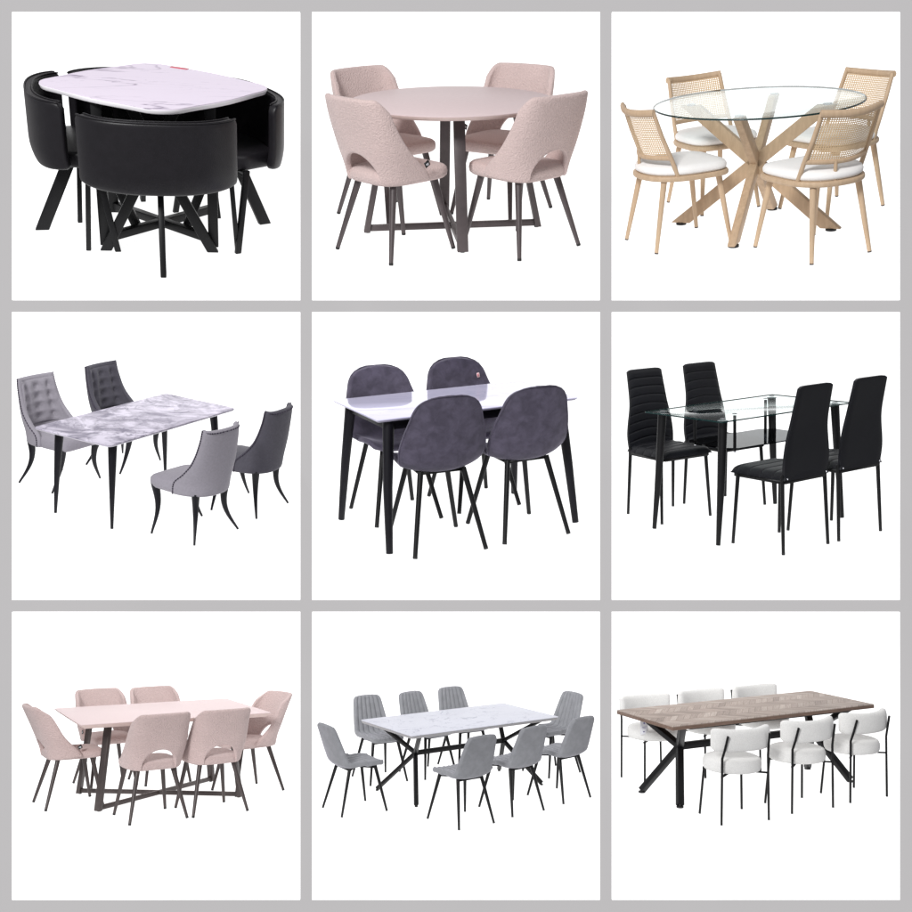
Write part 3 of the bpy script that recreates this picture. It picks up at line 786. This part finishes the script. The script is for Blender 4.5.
# 3 round glass table
t = table(3, 'round_glass_table', 'round clear glass table on crossed light oak beam legs')
build('tabletop', MB().prism(circle(.599), .738, .75), 'glass', t, angle=40)
ring = MB()
for R0 in (.634,):
    n = 120
    for i in range(n):
        pass
ring.loft([[(R0*math.cos(2*PI*i/120), R0*math.sin(2*PI*i/120), z) for i in range(120)] for R0, z in ((.600, .739), (.606, .7405), (.606, .7475), (.600, .749))], caps=False)
build('glass_edge', ring, 'glassedge', t)
hub = Vector((-.01, 0, .392))
for i in range(4):
    a = 3.017+i*PI/2
    f = Vector((.46*math.cos(a), .46*math.sin(a), .014)); tp = Vector((-.40*math.cos(a), -.40*math.sin(a), .728))
    lg = build('leg', MB().bar(f, tp, .046, .076, up=(math.cos(a), math.sin(a), 0), flat_ends=True), 'oakleg', t, bevel=.004)
    b_ = Vector((math.cos(a), math.sin(a), 0))
    build('foot_pad', MB().tube([f+b_*-.0+Vector((0, 0, -.001)), Vector((f.x, f.y, 0))], .032, 16), 'rubber', lg, angle=40)
    build('glass_pad', MB().tube([tp, tp+Vector((0, 0, .0085))], .026, 16), 'steel', lg, angle=40)
place(t, 3, -.018, -.008)
# 4 marble rectangle
t = table(4, 'marble_table', 'rectangular grey veined marble table with tapered black legs')
pl = rrect(.805, .4115, .05, 8)
top = build('tabletop', MB().prism([(x*.998, y*.998) for x, y in pl], .741, .75), 'top4', t, bevel=.002)
build('edge_band', MB().prism(pl, .729, .7408, .985), 'rim4', top, bevel=.003)
for sx in (-1, 1):
    for sy in (-1, 1):
        a = Vector((sx*.63, sy*.285, .729)); f = Vector((sx*.6815, sy*.311, 0)); pts = []; rad = []
        for i in range(9):
            q = i/8; p = a+(f-a)*(q**.8); p.z = .729*(1-q); pts.append(p); rad.append(.038-.026*q)
        build('leg', MB().tube(pts, rad, 12), 'inkmetal', t, angle=50)
ap = MB()
for s_ in (-1, 1): ap.bar((-.6, s_*.25, .715), (.6, s_*.25, .715), .03, .026).bar((s_*.61, -.23, .715), (s_*.61, .23, .715), .03, .026)
build('apron', ap, 'inkmetal', t)
place(t, 4)
# 5 white gloss table
t = table(5, 'white_table', 'glossy white rectangular table with black legs among grey velvet chairs')
pl = rrect(.6385, .348, .018, 5)
top = build('tabletop', MB().prism([(x*.998, y*.998) for x, y in pl], .744, .75), 'top5', t, bevel=.0015)
build('edge_band', MB().prism(pl, .734, .7438, .98), 'rim5', top, bevel=.002)
for sx in (-1, 1):
    for sy in (-1, 1):
        build('leg', MB().tube([(sx*.545, sy*.288, .733), (sx*.58, sy*.33, .36), (sx*.603, sy*.379, 0)], [.033, .027, .0195], 14), 'inkmetal', t, angle=50)
ap = MB()
for s_ in (-1, 1): ap.bar((-.53, s_*.285, .705), (.53, s_*.285, .705), .022, .056).bar((s_*.545, -.27, .705), (s_*.545, .27, .705), .022, .056)
build('apron', ap, 'inkmetal', t, bevel=.002)
place(t, 5)
# 6 glass rectangle
t = table(6, 'glass_table', 'rectangular clear glass table on black legs with dark glass shelf below')
pl = rrect(.5675, .3365, .012, 5)
build('tabletop', MB().prism([(x*.997, y*.997) for x, y in pl], .741, .75), 'glass', t)
build('glass_edge', MB().loft([[(x, y, z) for x, y in pl] for z in (.7415, .7495)], caps=False), 'glassedge', t, smooth=False)
for sx in (-1, 1):
    for sy in (-1, 1):
        lg = build('leg', MB().tube([(sx*.485, sy*.262, .738), (sx*.51, sy*.272, .37), (sx*.545, sy*.2825, 0)], [.0275, .023, .0135], 14), 'blackmetal', t, angle=50)
        build('glass_pad', MB().tube([(sx*.485, sy*.262, .737), (sx*.485, sy*.262, .7408)], .031, 16).tube([(sx*.485, sy*.262, .7502), (sx*.485, sy*.262, .7525)], .017, 16), 'darksteel', lg, angle=40)
cut = [(-.34, -.12), (-.28, -.19), (.36, -.19), (.43, -.12), (.43, .18), (.36, .25), (-.27, .25), (-.34, .18)]
sh = build('shelf', MB().prism(cut, .535, .543), 'smoke', t, smooth=False)
for x, y in ((-.29, -.165), (-.27, .2), (.36, .2), (.36, -.15)):
    rd = build('shelf_rod', MB().tube([(x, y, .741), (x, y, .525)], .0095, 10), 'blackmetal', t, angle=50)
    build('rod_bolt', MB().ball((x, y, .521), .009, 8, 6), 'steel', rd); build('rod_cap', MB().tube([(x, y, .7502), (x, y, .7535)], .014, 14), 'darksteel', rd)
place(t, 6)
# 7 pink rectangle
t = table(7, 'rectangular_table', 'rectangular pale pink table on angled dark metal frame legs')
pl = rrect(.813, .6855, .01, 4)
top = build('tabletop', MB().prism([(x*.999, y*.999) for x, y in pl], .744, .75), 'pinktop', t, bevel=.0015)
build('edge_band', MB().prism(pl, .712, .7438, .955), 'pinkedge', top, bevel=.002)
xbase(t, [(-.53, -.39), (.53, -.39), (.53, .39), (-.53, .39)], [(-.61, -.4525), (.61, -.4525), (.61, .4525), (-.61, .4525)], .062, .036, 'darkgun')
place(t, 7)
def spider(t, hx, hz, feet, tops, w, mat, beam, footr, zt):
    build('beam', MB().bar((-hx, 0, hz), (hx, 0, hz), w*.8, beam), mat, t, bevel=.003)
    for sx in (-1, 1):
        hb = Vector((sx*hx, 0, hz))
        for sy in (-1, 1):
            tp = Vector((sx*tops[0], sy*tops[1], zt)); f = Vector((sx*feet[0], sy*feet[1], .02))
            build('arm', MB().bar(hb, tp, w*.8, w, up=(1, 0, 0)), mat, t, bevel=.004)
            lg = build('leg', MB().bar(hb, f, w*.8, w, up=(1, 0, 0), flat_ends=False), mat, t, bevel=.004)
            build('foot_pad', MB().tube([(f.x, f.y, .012), (f.x, f.y, 0)], footr, 14).tube([(f.x, f.y, .03), (f.x, f.y, .01)], footr*.4, 10), 'rubber', lg, angle=40)
# 8 white marble with spider legs
t = table(8, 'spider_leg_table', 'long white marble-patterned table with black spider legs and eight grey chairs')
pl = rrect(.9685, .514, .03, 6)
top = build('tabletop', MB().prism([(x*.999, y*.999) for x, y in pl], .744, .75), 'top8', t, bevel=.002)
build('edge_band', MB().prism(pl, .716, .7438, .985), 'rim8', top, bevel=.004)
spider(t, .585, .445, (.8205, .3895), (.80, .41), .043, 'blackmetal', .05, .016, .717)
place(t, 8)
# 9 chevron wood
t = table(9, 'chevron_wood_table', 'long brown chevron plank table with thick black spider legs')
pl = rrect(1.201, .4215, .006, 3)
top = build('tabletop', MB().prism([(x*.9985, y*.9985) for x, y in pl], .742, .75), 'chev', t, bevel=.0015)
build('edge_band', MB().prism(pl, .712, .7418), 'rim9', top, bevel=.003)
build('under_frame', MB().bar((-.95, -.33, .698), (.95, -.33, .698), .03, .024).bar((-.95, .33, .698), (.95, .33, .698), .03, .024), 'blackmetal', t)
spider(t, .80, .46, (1.0185, .283), (1.0, .30), .062, 'blackmetal', .062, .032, .71)
place(t, 9)

# ------------------------------------------------------------------ chairs in their places
def seat_out(k, protos, items, group):
    """items: key -> (label, proto index)"""
    used = {}
    for key, (label, pi, *sy) in items.items():
        p = protos[pi]
        o = p if pi not in used else copy_tree(p)
        used[pi] = 1
        o['label'] = label; o['category'] = 'chair'; o['group'] = group
        x, y, yaw = S[k]['ch'][key]; place(o, k, x, y, yaw)
        items[key] = o
    return items
tub = tub_chair()
seat_out(1, [tub], {
 'N': ('black leather tub chair with its wide curved back nearest the viewer', 0),
 'L': ('black tub chair at left end of the rounded marble table', 0),
 'R': ('black tub chair at right end of the rounded marble table', 0),
 'B': ('black tub chair mostly hidden behind the rounded marble tabletop', 0)}, 'black tub chairs round the marble table')
arch = arch_chair('gunmetal')
seat_out(2, [arch], {
 'FL': ('pink arch-back chair left of the round table, back towards the viewer', 0),
 'FR': ('pink arch-back chair right of the round table, back towards the viewer', 0),
 'BL': ('pink arch-back chair behind the round pink table, facing right', 0),
 'BR': ('pink arch-back chair behind the round pink table, facing left', 0)}, 'pink chairs round the round pink table')
cn = cane_chair()
seat_out(3, [cn], {
 'FL': ('cane-back oak chair left of the glass table, seen from its side', 0),
 'FR': ('cane-back oak chair in front of the glass table, back towards the viewer', 0),
 'BL': ('cane-back oak chair partly seen through the glass tabletop behind it, facing right', 0),
 'BR': ('cane-back oak chair behind the right edge of the round glass table', 0)}, 'cane-back chairs round the glass table')
t1, t2 = tufted_chair('lilac'), tufted_chair('slate')
seat_out(4, [t1, t2], {
 'L1': ('light grey chair with buttoned back behind left corner of marble table', 0),
 'L2': ('dark grey chair with buttoned back behind the middle of marble table', 1),
 'R1': ('light grey studded chair in front of marble table, back turned', 0),
 'R2': ('dark grey studded chair near right corner of marble table, back turned', 1)}, 'buttoned chairs at the grey marble table')
sh = shell_chair()
d5 = seat_out(5, [sh], {
 'FL': ('grey velvet shell chair in front of left half of the white table', 0),
 'FR': ('grey velvet shell chair in front of right end of the white table', 0),
 'BL': ('grey velvet shell chair behind left end of the white table', 0),
 'BR': ('grey velvet shell chair with small pale sticker on its back, behind table', 0)}, 'velvet shell chairs at the white table')
lb = build('sticker', MB().box((0, 0, 0), (.030, .003, .030)), 'label', d5['BR'])
lb.data.transform(Matrix.Translation((-.140, -.188, .775)) @ Matrix.Rotation(.55, 4, 'Z') @ Matrix.Rotation(.2, 4, 'X'))
sp = build('print', MB().box((.004, .0005, 0), (.012, .0031, .018)), 'red', lb); sp.data.transform(lb.matrix_basis @ Matrix.Translation((-.140, -.188, .775)) @ Matrix.Rotation(.55, 4, 'Z') @ Matrix.Rotation(.2, 4, 'X'))
rb = ribbed_chair()
seat_out(6, [rb], {
 'C1': ('black ribbed high-back chair behind left end of the glass table', 0),
 'C2': ('black ribbed high-back chair behind the glass table, above its dark shelf', 0),
 'C3': ('black high-back chair in front of the glass table with whole seat showing', 0),
 'C4': ('black high-back chair at far right, in front of glass table end', 0)}, 'black high-back chairs at the glass table')
ar7 = arch_chair('darkgun', 'dusky', -.385)
seat_out(7, [ar7], {
 'L': ('pink arch-back chair at left end of the rectangular pink table', 0),
 'R': ('pink arch-back chair at right end of the rectangular pink table', 0),
 'BL': ('pink chair behind rectangular pink table, nearer its left end', 0),
 'BR': ('pink chair behind rectangular pink table, near its middle', 0),
 'FL': ('pink arch-back chair in front of rectangular pink table, near its left legs', 0),
 'FR': ('pink arch-back chair in front of rectangular pink table, near its right end', 0)}, 'pink chairs round the rectangular pink table')
chn = channel_chair()
seat_out(8, [chn], {
 'L': ('grey channel-back chair at the left end of the spider-leg marble table', 0),
 'R': ('grey channel-back chair at the right end of the spider-leg marble table', 0),
 'B1': ('grey channel-back chair behind marble table, leftmost of three in that row', 0),
 'B2': ('grey channel-back chair behind marble table, middle of three in that row', 0),
 'B3': ('grey channel-back chair behind marble table, rightmost of three in that row', 0),
 'F1': ('grey chair with smooth back turned, leftmost in front of marble table', 0),
 'F2': ('grey chair with smooth back turned, between two in front of marble table', 0),
 'F3': ('grey chair with smooth back turned, rightmost in front of marble table', 0)}, 'grey channel-back chairs at the marble table')
pc = pillow_chair()
d9 = seat_out(9, [pc], {
 'F1': ('white round-seat chair in front of chevron table, leftmost of the near row', 0),
 'F2': ('white round-seat chair in front of chevron table, middle of the near row', 0),
 'F3': ('white round-seat chair in front of chevron table, rightmost of the near row', 0),
 'B1': ('white round-seat chair with a printed card tag, behind the chevron table', 0),
 'B2': ('white chair behind middle of chevron table with no card tag', 0),
 'B3': ('white chair behind chevron table, rightmost of the far row', 0)}, 'white round-seat chairs at the chevron table')
tg = build('card_tag', MB().box((0, 0, 0), (.085, .002, .15)), 'tagwhite', d9['B1'])
tg.data.transform(Matrix.Translation((.205, .165, .555)))
pr = build('print', MB().box((0, .0012, .03), (.016, .002, .016)).box((0, .0012, -.005), (.05, .002, .004)).box((0, .0012, -.02), (.04, .002, .004)).box((.005, .0012, -.05), (.016, .002, .01)), 'print', tg)
pr.data.transform(Matrix.Translation((.205, .165, .555)))

# ------------------------------------------------------------------ light, camera
wd = bpy.data.worlds.new('World'); sc.world = wd; wd.use_nodes = True
bg = wd.node_tree.nodes['Background']; bg.inputs[0].default_value = (.97, .97, 1.0, 1); bg.inputs[1].default_value = .44
def area(name, loc, target, size, power):
    l = bpy.data.lights.new(name, 'AREA'); l.shape = 'SQUARE'; l.size = size; l.energy = power
    o = bpy.data.objects.new(name, l); COL.objects.link(o); o.location = loc
    o.rotation_euler = (Vector(target)-Vector(loc)).to_track_quat('-Z', 'Y').to_euler(); return o
area('softbox', (-5.0, -4.5, 5.5), (0, 9, 0), 3.0, 1950)
cam = bpy.data.cameras.new('Camera'); cam.sensor_width = 36; cam.lens = 18/math.tan(math.radians(22)); cam.clip_end = 100
co = bpy.data.objects.new('Camera', cam); COL.objects.link(co); co.location = (0, 0, 0); co.rotation_euler = (PI/2, 0, 0); sc.camera = co
sc.view_settings.view_transform = 'Standard'; sc.view_settings.look = 'None'; sc.view_settings.exposure = 0
sc.cycles.max_bounces = 8; sc.cycles.transparent_max_bounces = 24
